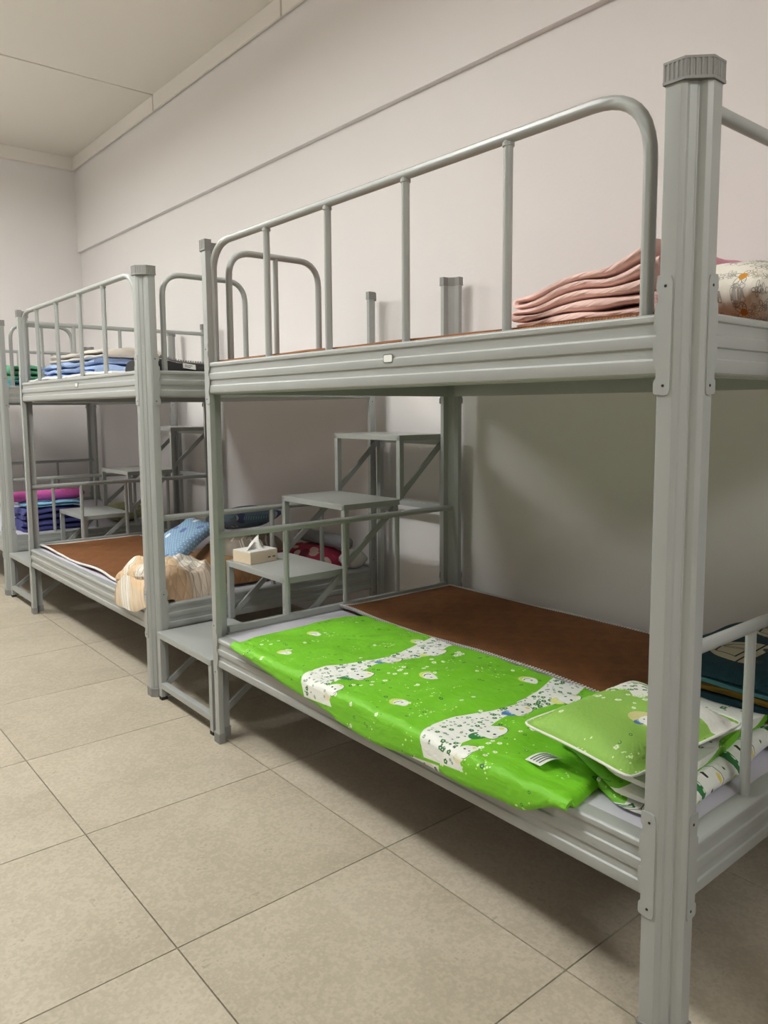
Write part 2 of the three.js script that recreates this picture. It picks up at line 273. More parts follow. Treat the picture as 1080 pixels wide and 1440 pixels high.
// ---------------------------------------------------------------- materials
const lin = (r, g, b) => new THREE.Color().setRGB(r, g, b);
const std = (color, o = {}) => new THREE.MeshStandardMaterial({ color, roughness: 0.6, ...o });
const cloth = (o) => new THREE.MeshPhysicalMaterial({ roughness: 0.85, sheen: 0.3, sheenRoughness: 0.6, bumpMap: clothBump, bumpScale: 0.004, ...o });
const M = {
  metal: new THREE.MeshPhysicalMaterial({ color: lin(0.36, 0.374, 0.358), roughness: 0.42, clearcoat: 0.25, clearcoatRoughness: 0.3 }),
  cap: std(lin(0.26, 0.258, 0.245), { roughness: 0.6 }),
  hole: std(lin(0.02, 0.02, 0.02), { roughness: 0.9 }),
  deck: std(lin(0.62, 0.6, 0.68), { roughness: 0.55 }),
  board: std(lin(0.36, 0.35, 0.32), { roughness: 0.8 }),
  wall: std(lin(0.80, 0.768, 0.758), { roughness: 0.9, bumpMap: wallBump, bumpScale: 0.0016 }),
  ceiling: std(lin(0.80, 0.755, 0.69), { roughness: 0.95, bumpMap: wallBump, bumpScale: 0.001 }),
  grout: std(lin(0.26, 0.24, 0.2), { roughness: 0.95 }),
  tile: std(0xffffff, { map: tileMap, roughness: 0.5, bumpMap: tileBump, bumpScale: 0.0012 }),
  mat: std(0xffffff, { map: weaveMap, bumpMap: weaveBump, bumpScale: 0.002, roughness: 0.75 }),
  zip: std(lin(0.33, 0.31, 0.31), { roughness: 0.7 }),
  whiteTrim: std(lin(0.75, 0.74, 0.7), { roughness: 0.8 }),
  darkMat: std(lin(0.035, 0.035, 0.033), { roughness: 0.8 }),
  quilt: new THREE.MeshPhysicalMaterial({ map: quiltMap, roughness: 0.6, sheen: 0.4, sheenRoughness: 0.4, bumpMap: clothBump, bumpScale: 0.0022 }),
  fold: cloth({ map: foldMap, roughness: 0.6 }),
  pillow: cloth({ map: pillowMap, roughness: 0.7, bumpScale: 0.002 }),
  piping: std(lin(0.82, 0.83, 0.76), { roughness: 0.7 }),
  pink: cloth({ color: lin(0.93, 0.64, 0.58) }),
  pinkBright: cloth({ color: lin(0.72, 0.33, 0.42) }),
  floral: cloth({ map: floralMap, bumpScale: 0.003 }),
  car: cloth({ map: carMap }),
  teal: cloth({ color: lin(0.03, 0.11, 0.15) }),
  mustard: cloth({ color: lin(0.34, 0.22, 0.035) }),
  plaid: cloth({ map: plaidMap, bumpMap: quiltStitch, bumpScale: 0.0035 }),
  brown: cloth({ color: lin(0.30, 0.155, 0.06), bumpMap: quiltStitch, bumpScale: 0.003 }),
  blue: cloth({ map: blueMap }),
  slate: cloth({ color: lin(0.035, 0.045, 0.06) }),
  leaf: cloth({ map: leafMap }),
  red: cloth({ map: redMap }),
  greyRoll: cloth({ color: lin(0.23, 0.235, 0.25) }),
  white: cloth({ color: lin(0.72, 0.69, 0.65) }),
  cream: cloth({ color: lin(0.72, 0.66, 0.58) }),
  sky: cloth({ color: lin(0.33, 0.45, 0.72) }),
  green: cloth({ color: lin(0.10, 0.34, 0.19) }),
  aqua: cloth({ color: lin(0.10, 0.32, 0.38) }),
  magenta: cloth({ color: lin(0.55, 0.09, 0.33) }),
  navy: cloth({ color: lin(0.055, 0.06, 0.22) }),
  skyTrim: cloth({ color: lin(0.2, 0.42, 0.6) }),
  lime: cloth({ color: lin(0.42, 0.44, 0.24) }),
  card: std(lin(0.74, 0.62, 0.46), { roughness: 0.7 }),
  tissue: std(lin(0.85, 0.83, 0.79), { roughness: 0.95, side: THREE.DoubleSide }),
  label: std(lin(0.82, 0.82, 0.78), { roughness: 0.6 }),
  ink: std(lin(0.15, 0.17, 0.15), { roughness: 0.8 }),
  glow: new THREE.MeshStandardMaterial({ color: 0xffffff, emissive: LAMP_COLOR, emissiveIntensity: 3, roughness: 0.6 }),
  wood: std(lin(0.34, 0.2, 0.09), { roughness: 0.5 }),
};

// ---------------------------------------------------------------- the room
{
  const T = 0.15;
  const floor = struct('floor', box(LEFTX - T, WALLX + T, -0.12, -0.004, ENDZ - T, NEARZ + T, 0), M.grout);
  const TS = 0.6, J = 0.002, x0 = 0.036, z0 = -0.26;
  for (let i = -13; i <= 2; i++) for (let k = -10; k <= 11; k++) {
    const a = Math.max(LEFTX, x0 + i * TS + J / 2), b = Math.min(WALLX, x0 + (i + 1) * TS - J / 2);
    const c = Math.max(ENDZ, z0 - (k + 1) * TS + J / 2), d = Math.min(NEARZ, z0 - k * TS - J / 2);
    if (b - a < 0.01 || d - c < 0.01) continue;
    const e = 0.0008;
    const g = box(a, b, -0.004, 0, c, d, 0); const p = g.attributes.position, u = g.attributes.uv;
    for (let q = 0; q < p.count; q++) { if (p.getY(q) > -0.001) p.setXYZ(q, p.getX(q) > (a + b) / 2 ? b - e : a + e, 0, p.getZ(q) > (c + d) / 2 ? d - e : c + e); u.setXY(q, p.getX(q) + i * 0.37 + k * 0.61, p.getZ(q) + i * 0.23); }
    mesh('tile', g, M.tile, floor);
  }
  const uvWall = (g, ax) => { const p = g.attributes.position, u = g.attributes.uv; for (let q = 0; q < p.count; q++) u.setXY(q, ax === 'x' ? p.getZ(q) : p.getX(q), ax === 'y' ? p.getZ(q) : p.getY(q)); return g; };
  struct('wall_right', uvWall(box(WALLX, WALLX + T, 0, CEIL, ENDZ - T, NEARZ + T, 0), 'x'), M.wall);
  const beam = struct('trim_1', uvWall(box(WALLX - 0.03, WALLX + 0.01, 2.64, CEIL, ENDZ, NEARZ, 0.004), 'x'), M.wall);
  beam.userData.label = 'shallow white beam along the top of the long wall';
  struct('wall_far', uvWall(box(LEFTX - T, WALLX + T, 0, CEIL, ENDZ - T, ENDZ, 0), 'z'), M.wall);
  struct('wall_left', uvWall(box(LEFTX - T, LEFTX, 0, CEIL, ENDZ - T, NEARZ + T, 0), 'x'), M.wall);
  struct('wall_near', uvWall(box(LEFTX - T, WALLX + T, 0, CEIL, NEARZ, NEARZ + T, 0), 'z'), M.wall);
  const ceil = struct('ceiling', uvWall(box(LEFTX - T, WALLX + T, CEIL + 0.012, CEIL + 0.15, ENDZ - T, NEARZ + T, 0), 'y'), M.ceiling);
  const seams = [ENDZ, -4.91, -3.16, -1.41, 0.34, 2.09, 3.84, NEARZ];
  const crown = struct('trim_2', uvWall(box(WALLX - 0.04, WALLX - 0.02, 3.37, CEIL + 0.01, ENDZ, NEARZ, 0), 'x'), M.ceiling);
  crown.userData.label = 'boxed ceiling moulding along the long wall';
  for (let i = 0; i + 1 < seams.length; i++) {
    const a = seams[i] + (i ? 0.009 : 0), b = seams[i + 1] - (i + 2 < seams.length ? 0.009 : 0);
    mesh('ceiling_panel', uvWall(box(LEFTX, WALLX, CEIL, CEIL + 0.012, a, b, 0.003), 'y'), M.ceiling, ceil);
    mesh('moulding_length', uvWall(box(WALLX - 0.055, WALLX - 0.039, 3.36, CEIL, a, b, 0.003), 'x'), M.ceiling, crown);
  }
  const crownFar = struct('trim_3', uvWall(box(LEFTX, WALLX - 0.055, 3.36, CEIL, ENDZ, ENDZ + 0.045, 0.003), 'z'), M.ceiling);
  crownFar.userData.label = 'boxed ceiling moulding along the short end wall';
}
LAMPS.forEach(([x, z], i) => {
  const g = thing('hanging_light', ['long white hanging light over the aisle by the end wall', 'long white hanging light over the aisle beside the plaid quilt', 'long white hanging light over the aisle over the empty end of the row'][i], 'ceiling light', x, LAMP_Y, z, 'hanging lights over the aisle');
  mesh('housing', box(-0.17, 0.17, 0.006, 0.05, -0.62, 0.62, 0.004), M.whiteTrim, g);
  mesh('diffuser', box(-0.15, 0.15, 0, 0.0055, -0.6, 0.6, 0.001), M.glow, g);
  mesh('top_slot', box(-0.15, 0.15, 0.0505, 0.054, -0.6, 0.6, 0.001), M.glow, g);
  for (const d of [-0.5, 0.5]) mesh('cable', tube([V3(0, 0.05, d), V3(0, CEIL - LAMP_Y, d)], 0.003, 6), M.whiteTrim, g);
  for (const [up, pw] of [[false, LAMP_POWER], [true, UP_POWER]]) {
    const l = new THREE.RectAreaLight(LAMP_COLOR, pw, 0.3, 1.2);
    l.name = 'lamp_light'; l.position.set(x, LAMP_Y + (up ? 0.058 : -0.003), z); l.rotation.set(up ? Math.PI / 2 : -Math.PI / 2, 0, 0); scene.add(l);
  }
});

// ---------------------------------------------------------------- bunk beds
const postPoly = (grow = 0) => {
  const w = PW, c = PC, t = PT, g = 0.0035, k = a => [c * a, c * (1 - a)], q = a => [c * a + g * 0.707, c * (1 - a) + g * 0.707], r = a => [c * a + g * 1.2, c * (1 - a) + g * 1.2];
  return [[0, w], [0, c], k(0.2), q(0.29), q(0.52), r(0.56), r(0.6), q(0.64), k(0.8), [c, 0], [w, 0], [w, t], [t + 0.02, t], [t, t + 0.02], [t, w]];
};
const capPoly = (ribs, o = 0.0028) => {                          // cap and foot: the post's outline, a little larger, ribbed
  const w = PW + o, c = PC * 0.8, t = PT + o * 0.4, base = [[-o, w], [-o, c], [c, -o], [w, -o], [w, t], [t + 0.02, t], [t, t + 0.02], [t, w]];
  if (!ribs) return base;
  const out = [];
  for (let i = 0; i < base.length; i++) {
    const a = base[i], b = base[(i + 1) % base.length]; out.push(a); if (i > 2 && i !== 7) continue;
    const len = Math.hypot(b[0] - a[0], b[1] - a[1]), n = Math.max(1, Math.round(len / 0.0085)); const nx = (b[1] - a[1]) / len, ny = -(b[0] - a[0]) / len;
    const s = 0.0013 * ((i <= 2) ? 1 : 1), inx = i === 7 ? 0 : 1;
    if (!inx) continue;
    const cx = 0.025 - (a[0] + b[0]) / 2, cy = 0.025 - (a[1] + b[1]) / 2, sg = nx * cx + ny * cy > 0 ? 1 : -1;
    for (let j = 0; j < n; j++) for (const [f, d] of [[0.3, 0], [0.42, 1], [0.78, 1], [0.9, 0]]) { const t2 = (j + f) / n; out.push([a[0] + (b[0] - a[0]) * t2 + sg * nx * s * d, a[1] + (b[1] - a[1]) * t2 + sg * ny * s * d]); }
  }
  return out;
};
const X = V3(1, 0, 0), Y = V3(0, 1, 0), Z = V3(0, 0, 1);
function railPoly(top) {                                          // d = inwards, y = up
  const y = top;
  return roundPoly([[0.006, y, 0.004], [0.0005, y - 0.004, 0.003], [0.0005, y - 0.014], [0.0042, y - 0.016], [0.0042, y - 0.036], [0.0005, y - 0.039], [0.0005, y - 0.058], [0.0042, y - 0.060], [0.0042, y - 0.077], [0.0005, y - 0.080], [0.0005, y - RH + 0.002, 0.012], [0.022, y - RH, 0.006], [0.042, y - RH, 0.004], [0.042, y, 0.003]], 0.0011, 3);
}
const bracketPoly = roundPoly([[0, 0, 0.010], [0, 0.205, 0.014], [0.028, 0.205, 0.002], [0.0305, 0.182, 0.002], [0.026, 0.176, 0.001], [0.026, 0.160, 0.001], [0.031, 0.156, 0.002], [0.033, 0.118, 0.002], [0.0275, 0.112, 0.001], [0.0275, 0.096, 0.001], [0.033, 0.093, 0.002], [0.033, 0.066, 0.002], [0.029, 0.048, 0.001], [0.0265, 0.046, 0.001], [0.0265, 0.030, 0.001], [0.031, 0.026, 0.002], [0.031, 0.004, 0.004]], 0.001, 2);
function addBracket(parent, corner, sx, sz, face, y) {
  // face 'x': on the aisle/wall side, running along z; face 'z': on the end, running along x
  const k = ['bk', corner, sx, sz, face, y].join();
  const dirS = face === 'x' ? V3(0, 0, sz) : V3(sx, 0, 0), out = face === 'x' ? V3(-sx, 0, 0) : V3(0, 0, -sz);
  const O = V3(corner[0], y, corner[1]).addScaledVector(dirS, 0.0405);
  const b = mesh('bracket', memo(k, () => prism(bracketPoly, O, dirS, Y, out, 0.0028)), M.metal, parent);
  for (const [s, h] of [[0.0125, 0.186], [0.0125, 0.018]]) mesh('screw_hole', memo(k + h, () => { const g = new THREE.CylinderGeometry(0.0026, 0.0026, 0.0008, 10); g.applyQuaternion(new THREE.Quaternion().setFromUnitVectors(Y, out)); const p = O.clone().addScaledVector(dirS, s).addScaledVector(Y, h).addScaledVector(out, 0.003); g.translate(p.x, p.y, p.z); return g; }), M.hole, b);
}
function makeBed(z, label, o) {
  const bed = thing('bunk_bed', label, 'bunk bed', 0, 0, z);
  const corners = [[0, 0, 1, -1], [0, -L, 1, 1], [W, 0, -1, -1], [W, -L, -1, 1]];
  for (const [cx, cz, sx, sz] of corners) {
    const k = cx + ',' + cz, U = V3(sx, 0, 0), V = V3(0, 0, sz), O = y => V3(cx, y, cz);
    const p = mesh('post', memo('post' + k, () => prism(roundPoly(postPoly(), 0.0016, 2), O(0.02), U, V, Y, H - 0.03, 0.28)), M.metal, bed);
    mesh('post_cap', memo('cap' + k, () => merge([prism(capPoly(true), O(H - 0.036), U, V, Y, 0.032, 0.3), prism(capPoly(false, 0.0034), O(H - 0.036), U, V, Y, 0.005, 0.3), prism(capPoly(false, 0.003), O(H - 0.004), U, V, Y, 0.004, 0.3)])), M.cap, p);
    mesh('foot', memo('foot' + k, () => merge([prism(capPoly(true), O(0), U, V, Y, 0.034, 0.3), prism(capPoly(false, 0.0034), O(0.031), U, V, Y, 0.005, 0.3)])), M.cap, p);
    for (const t of [UT, LT]) { addBracket(bed, [cx, cz], sx, sz, 'x', t - 0.142); addBracket(bed, [cx, cz], sx, sz, 'z', t - 0.142); }
  }
  for (const t of [UT, LT]) {
    const e = 0.061;
    mesh('side_rail', memo('sr0' + t, () => prism(railPoly(t), V3(0, 0, -e), X, Y, V3(0, 0, -1), L - 2 * e, 0.3)), M.metal, bed);
    mesh('side_rail', memo('sr1' + t, () => prism(railPoly(t), V3(W, 0, -e), V3(-1, 0, 0), Y, V3(0, 0, -1), L - 2 * e, 0.3)), M.metal, bed);
    mesh('end_rail', memo('er0' + t, () => prism(railPoly(t), V3(e, 0, 0), V3(0, 0, -1), Y, X, W - 2 * e, 0.3)), M.metal, bed);
    mesh('end_rail', memo('er1' + t, () => prism(railPoly(t), V3(e, 0, -L), Z, Y, X, W - 2 * e, 0.3)), M.metal, bed);
    for (let i = 0; i < 6; i++) { const c = -0.2 - i * 0.282; mesh('slat', memo('sl' + t + i, () => box(0.043, W - 0.043, t - 0.05, t - 0.024, c - 0.02, c + 0.02)), M.metal, bed); }
    const d = mesh('deck_board', memo('dk' + t, () => box(0.0425, W - 0.0425, t - 0.0235, t - 0.003, -L + 0.0425, -0.0425)), t === LT ? M.deck : M.board, bed);
    if (t === LT) d.userData.label = 'pale lilac white bed board';
  }
  // aisle-side guard of the upper bunk
  const gz = [-0.108, -1.755], gx = 0.030;
  const guard = mesh('guard_rail', memo('guard', () => tube(roundPath([V3(gx, UT - 0.01, gz[0]), V3(gx, 1.742, gz[0]), V3(gx, 1.742, gz[1]), V3(gx, UT - 0.01, gz[1])], 0.125, 10), 0.0125, 14)), M.metal, bed);
  for (const b of o.bars || [-0.437, -0.76, -1.082, -1.40]) mesh('guard_bar', memo('gb' + b, () => merge([tube([V3(gx, UT - 0.01, b), V3(gx, 1.742, b)], 0.0102, 12), tube([V3(gx, 1.724, b), V3(gx, 1.731, b)], 0.0128, 12)])), M.metal, guard);
  const endGuard = (zc, kind, low) => {
    const k = 'eg' + zc + kind + low;
    if (kind === 'loop') {
      const x0 = 0.106, x1 = 0.482, y1 = 1.735;
      const g = mesh('end_guard', memo(k, () => tube(roundPath([V3(x0, UT - 0.01, zc), V3(x0, y1, zc), V3(x1, y1, zc), V3(x1, UT - 0.01, zc)], 0.09, 8), 0.0115, 12)), M.metal, bed);
      mesh('guard_bar', memo(k + 'b', () => tube([V3(0.295, UT - 0.01, zc), V3(0.295, y1, zc)], 0.0095, 10)), M.metal, g);
    } else {
      const y0 = low ? LT - 0.005 : UT - 0.01, y1 = low ? 0.745 : 1.69;
      const g = mesh('end_guard', memo(k, () => tube([V3(0.03, y1, zc), V3(W - 0.03, y1, zc)], 0.0125, 12)), M.metal, bed);
      for (const x of (zc > -1 && !low ? [0.35, 0.61, 0.87] : [0.316, 0.592, 0.868])) mesh('guard_bar', memo(k + x, () => tube([V3(x, y0, zc), V3(x, y1, zc)], 0.0105, 12)), M.metal, g);
      if (low && zc < -1) mesh('base_bar', memo(k + 'bb', () => bar([0.066, 0.4, zc], [W - 0.066, 0.4, zc], 0.022, 0.022)), M.metal, g);
    }
  };
  endGuard(-0.028, o.near, false); endGuard(-L + 0.028, o.far, false); endGuard(-0.028, 'full', true); endGuard(-L + 0.028, 'full', true);
  if (o.badge) {
    const b = mesh('badge', memo('badge', () => prism(roundPoly([[-0.018, -0.011], [0.018, -0.011], [0.018, 0.011], [-0.018, 0.011]], 0.006, 4), V3(0.0006, 1.31, -0.793), Z, Y, V3(-1, 0, 0), 0.0012)), M.ink, bed);
    b.userData.label = 'small pale maker badge';
    mesh('badge_face', memo('badgef', () => prism(roundPoly([[-0.0155, -0.0085], [0.0155, -0.0085], [0.0155, 0.0085], [-0.0155, 0.0085]], 0.005, 4), V3(-0.0006, 1.31, -0.793), Z, Y, V3(-1, 0, 0), 0.0006)), M.label, b);
  }
  return bed;
}
const ZB = [0, -2.312, -4.631];
makeBed(ZB[0], 'grey steel bunk bed with bright green quilt on its lower bunk', { near: 'full', far: 'loop', badge: true });
makeBed(ZB[1], 'grey steel bunk bed with beige plaid quilt on its lower bunk', { near: 'loop', far: 'full', badge: true, bars: [-0.475, -0.79, -1.145, -1.485] });
makeBed(L + 0.502, 'grey steel bunk bed with bare boards, next in the row after the green quilt', { near: 'full', far: 'full' });
makeBed(ZB[2], 'grey steel bunk bed with navy and magenta bedding by the end wall', { near: 'loop', far: 'full' });

// ---------------------------------------------------------------- steps between the beds
function makeSteps(z, label) {                                    // z = end of the nearer bed, the steps fill the gap behind it
  const s = thing('bed_steps', label, 'steps', 0, 0, z);
  const zn = -0.014, zf = -0.49, b = 0.024;
  const fx = [0.014, 0.335, 0.622, 0.92, 1.205], ty = [0.285, 0.54, 0.80, 1.075];
  for (let i = 0; i < 4; i++) {
    mesh('tread', memo('tr' + i, () => merge([box(fx[i], fx[i + 1] + (i < 3 ? 0.012 : 0), ty[i] - 0.006, ty[i], zf, zn), box(fx[i], fx[i] + 0.004, ty[i] - 0.024, ty[i] - 0.005, zf, zn), box(fx[i], fx[i + 1], ty[i] - 0.024, ty[i] - 0.005, zn - 0.02, zn), box(fx[i], fx[i + 1], ty[i] - 0.024, ty[i] - 0.005, zf, zf + 0.02)])), M.metal, s);
    for (const zz of [zn - b, zf]) {
      mesh('leg', memo('lg' + i + zz, () => box(fx[i] + 0.001, fx[i] + 0.001 + b, i ? ty[i - 1] : 0.012, ty[i] - 0.024, zz, zz + b)), M.metal, s);
      const y0 = i ? ty[i - 1] : 0.02, zc = zz + b / 2;
      mesh('brace', memo('br' + i + zz, () => bar([fx[i] + 0.016, y0 + 0.012 + (i ? 0 : 0.02), zc], [fx[i + 1] - 0.012, ty[i] - 0.03, zc], 0.024, 0.012)), M.metal, s);
      if (!i) mesh('rubber_foot', memo('rf' + i + zz, () => box(fx[i], fx[i] + b + 0.002, 0, 0.014, zz - 0.001, zz + b + 0.001)), M.hole, s);
    }
    if (i > 1) mesh('back_bar', memo('bb' + i, () => box(fx[i + 1] - 0.03, fx[i + 1] - 0.008, ty[i] - 0.05, ty[i] - 0.025, zf, zn)), M.metal, s);
  }
  mesh('front_bar', memo('fb', () => box(0.015, 0.015 + b, 0.05, 0.05 + b, zf + b, zn - b)), M.metal, s);
  for (const zz of [zn - b, zf]) mesh('rear_leg', memo('rl' + zz, () => box(1.18, 1.204, 0.0, 1.05, zz, zz + b)), M.metal, s);
  mesh('rear_bar', memo('rb', () => box(1.182, 1.204, 0.725, 0.75, zf + b, zn - b)), M.metal, s);
  return s;
}
makeSteps(ZB[0] - L, 'grey metal steps with a tissue box on the second tread');
makeSteps(ZB[1] - L, 'grey metal steps with empty treads beside the brown mat');

// ---------------------------------------------------------------- bedding builders
function zipTube(pts, r, closed) {                                // piping with teeth
  return tube(pts, r, 8, closed, (t, s) => r * (1 + 0.0 * s));
}
function makeMat(name, label, x0, x1, z0, z1, y, th, wave, edgeMat, seed, matMat = M.mat, teeth = true) {
  const m = thing(name, label, 'sleeping mat', (x0 + x1) / 2, y, (z0 + z1) / 2);
  const hx = (x1 - x0) / 2, hz = (z1 - z0) / 2;
  const f = (u, v) => {
    const X0 = (u * 2 - 1) * hx, Z0 = (v * 2 - 1) * hz;
    const e = Math.exp(-u * 14) * wave * (0.5 + 0.5 * Math.sin(v * 13 + seed)) ;
    return [X0 + (u < 0.02 ? nz(v * 7, seed) * 0.012 : 0), th + e + 0.002 * (0.5 + nz(X0 * 6, Z0 * 6, seed)), Z0];
  };
  mesh('mat_cover', sheet(36, 80, f, (u, v) => { const p = f(u, v); return [p[0], Math.max(0.0005, p[1] - th), p[2]]; }, (u, v, p) => [p[0], p[2]]), matMat, m);
  const P = []; const n = 90;
  for (let i = 0; i < n; i++) P.push([0, i / n]); for (let i = 0; i < 40; i++) P.push([i / 40, 1]); for (let i = n; i > 0; i--) P.push([1, i / n]); for (let i = 40; i > 0; i--) P.push([i / 40, 0]);
  const path = P.map(([u, v]) => { const p = f(u, v); return V3(p[0], p[1] - th * 0.4, p[2]); });
  const er = Math.max(0.0055, th * 0.62);
  const edge = mesh('zip_edge', tube(path, er, 8, true), edgeMat, m);
  if (teeth) {                                                    // the zip's teeth, too small to pick apart
    const list = []; const c = new THREE.CatmullRomCurve3(path, true); const len = c.getLength(), k = Math.floor(len / 0.011);
    for (let i = 0; i < k; i++) { const p = c.getPointAt(i / k), t = c.getTangentAt(i / k); const b = new THREE.BoxGeometry(0.004, 0.003, 0.012); b.rotateY(Math.atan2(-t.z, t.x)); b.translate(p.x, p.y + er * 0.85, p.z); list.push(b); }
    const tm = mesh('zip_teeth', merge(list), M.whiteTrim, edge); tm.userData.kind = 'stuff';
  }
  return m;
}
// a blanket folded back and forth: the fold line runs along x, the folds stack in y and turn at the ends of z
function foldedGeo({ len, depth, layers, t, seed = 1, shape, amp = 0.004, na = 26, uvs = 1, slack = 0 }) {
  const path = [];                                                // centre line in (z, y)
  const gap = t * 1.06, hd = depth / 2;
  for (let k = 0; k < layers; k++) {
    const y = t / 2 + k * gap, dir = k % 2 ? -1 : 1, r = rng(seed * 31 + k), e = hd - t * 0.5 - r() * slack, e2 = hd - t * 0.5 - r() * slack;
    const n = 14; for (let i = 0; i <= n; i++) path.push([dir * (-e2 + (e + e2) * i / n), y]);
    if (k < layers - 1) for (let i = 1; i < 6; i++) { const a = -Math.PI / 2 + Math.PI * i / 6; path.push([dir * (e + Math.cos(a) * gap * 0.5), y + gap / 2 + Math.sin(a) * gap / 2]); }
  }
  const n = path.length, prof = []; let s = 0;
  const ring = [];                                                // closed outline: one side out, other side back
  const nor = path.map((p, i) => { const a = path[Math.max(0, i - 1)], b = path[Math.min(n - 1, i + 1)], l = Math.hypot(b[0] - a[0], b[1] - a[1]) || 1; return [-(b[1] - a[1]) / l, (b[0] - a[0]) / l]; });
  const cum = [0]; for (let i = 1; i < n; i++) cum.push(cum[i - 1] + Math.hypot(path[i][0] - path[i - 1][0], path[i][1] - path[i - 1][1]));
  for (let i = 0; i < n; i++) ring.push([path[i][0] + nor[i][0] * t * 0.48, path[i][1] + nor[i][1] * t * 0.48, cum[i]]);
  for (let i = n - 1; i >= 0; i--) ring.push([path[i][0] - nor[i][0] * t * 0.48, path[i][1] - nor[i][1] * t * 0.48, cum[i] + 0.03]);
  const m = ring.length, pos = [], uv = [], idx = [];
  for (let j = 0; j <= na; j++) for (let i = 0; i <= m; i++) {
    const q = ring[i % m], v = j / na, edge = Math.pow(Math.abs(v * 2 - 1), 10);
    let k = i % m, c = path[k < n ? k : 2 * n - 1 - k];
    let z = c[0] + (q[0] - c[0]) * (1 - edge * 0.55), y = c[1] + (q[1] - c[1]) * (1 - edge * 0.55);
    let x = (v - 0.5) * len * (1 - 0.03 * nz(c[1] * 40, z * 3, seed));
    y += amp * nz(x * 9, c[1] * 22, z * 9 + seed) * (y > t * 0.4 ? 1.4 : 0.3); z += amp * 1.6 * nz(x * 7 + 3, y * 20, seed + 4);
    let p = [x, Math.max(y, 0.0008), z]; if (shape) p = shape(p);
    pos.push(...p); uv.push((x + len) * uvs, q[2] * uvs);
  }
  for (let j = 0; j < na; j++) for (let i = 0; i < m; i++) { const a = j * (m + 1) + i, b = a + m + 1; idx.push(a, a + 1, b, b, a + 1, b + 1); }
  for (const [j, f] of [[0, 1], [na, 0]]) for (let i = 0; i < n - 1; i++) { const o = j * (m + 1), a = o + i, b = o + i + 1, c = o + (m - 1 - i), d = o + (m - 2 - i); f ? idx.push(a, c, b, b, c, d) : idx.push(a, b, c, b, d, c); }
  const g = new THREE.BufferGeometry(); g.setAttribute('position', new THREE.Float32BufferAttribute(pos, 3)); g.setAttribute('uv', new THREE.Float32BufferAttribute(uv, 2)); g.setIndex(idx);
  return BGU.toCreasedNormals(g, 1.3);
}
// a stuffed cushion lying in x, z with pinched corners
function cushionGeo(w, d, h, seed = 1, flange = 0, uvUnit = false) {
  const prof = (u, v, s) => {
    const a0 = u * 2 - 1, b0 = v * 2 - 1, cr = 1 - 0.055 * Math.pow(a0 * b0, 8), a = a0 * cr, b = b0 * cr, fl = 1 - flange, A = clamp(Math.abs(a) / fl, 0, 1), B = clamp(Math.abs(b) / fl, 0, 1);
    const k = Math.pow(Math.max(0, 1 - Math.pow(A, 3.2)), 0.6) * Math.pow(Math.max(0, 1 - Math.pow(B, 3.2)), 0.6);
    const pin = 1 - 0.05 * (1 - b * b), pin2 = 1 - 0.05 * (1 - a * a);
    const pk = flange && (Math.abs(a) > fl * 0.8 || Math.abs(b) > fl * 0.8) ? 0.0025 * Math.sin((Math.abs(a) > Math.abs(b) ? b * d : a * w) * 190) * (1 - Math.max(Math.abs(a), Math.abs(b))) * 4 : 0;
    return [a * w / 2 * pin, h * 0.5 + s * h * (s > 0 ? 0.5 : 0.5) * k * (1 + 0.12 * nz(a * 2, b * 2, seed)) + pk * s, b * d / 2 * pin2];
  };
  return sheet(56, 44, (u, v) => { const p = prof(u, v, 1); p[1] += 0.0012; return p; }, (u, v) => { const p = prof(u, v, -1); p[1] = Math.max(0.001, p[1] - 0.0012); return p; }, uvUnit ? (u, v) => [u, 1 - v] : (u, v, p) => { const a = u * 2 - 1, b = v * 2 - 1, k = Math.abs(a) * w > Math.abs(b) * d * 1.6 ? 1 : 0.3; return [p[0] - Math.sign(a) * (p[1] - h) * 0.8 * a * a * k, p[2] - Math.sign(b) * (p[1] - h) * 0.8 * b * b]; });
}
function lump(nu, nv, x0, x1, z0, z1, yf, hf, uvs) {              // crumpled cloth over a footprint
  const P = (u, v, s) => {
    const a = u * 2 - 1, b = v * 2 - 1, k = Math.pow(Math.max(0, 1 - Math.pow(Math.abs(a), 2.6)), 0.5) * Math.pow(Math.max(0, 1 - Math.pow(Math.abs(b), 2.6)), 0.5);
    const rr = 1 + 0.05 * nz(a * 2, b * 2, 3), cx = a * Math.sqrt(1 - 0.22 * b * b), cz = b * Math.sqrt(1 - 0.22 * a * a);
    const x = (x0 + x1) / 2 + cx * rr * (x1 - x0) / 2, z = (z0 + z1) / 2 + cz * rr * (z1 - z0) / 2, y = yf(x, z);
    return [x, y + (s ? hf(x, z, a, b) * k + 0.004 : -0.002 * 0), z];
  };
  return sheet(nu, nv, (u, v) => P(u, v, 1), (u, v) => P(u, v, 0), uvs || ((u, v, p) => [p[0], p[2] + p[1] * 0.7]), 1.4);
}
const ridge = (x, z, s) => 1 - Math.abs(nz(x, z, s)) * 2.2;
const fold1 = (g, name, label, mat, x, y, z, ry, cat = 'blanket', group) => { const t = mesh(name, g, mat); t.position.set(x, y, z); t.rotation.y = ry; return tag(t, label, cat, group); };

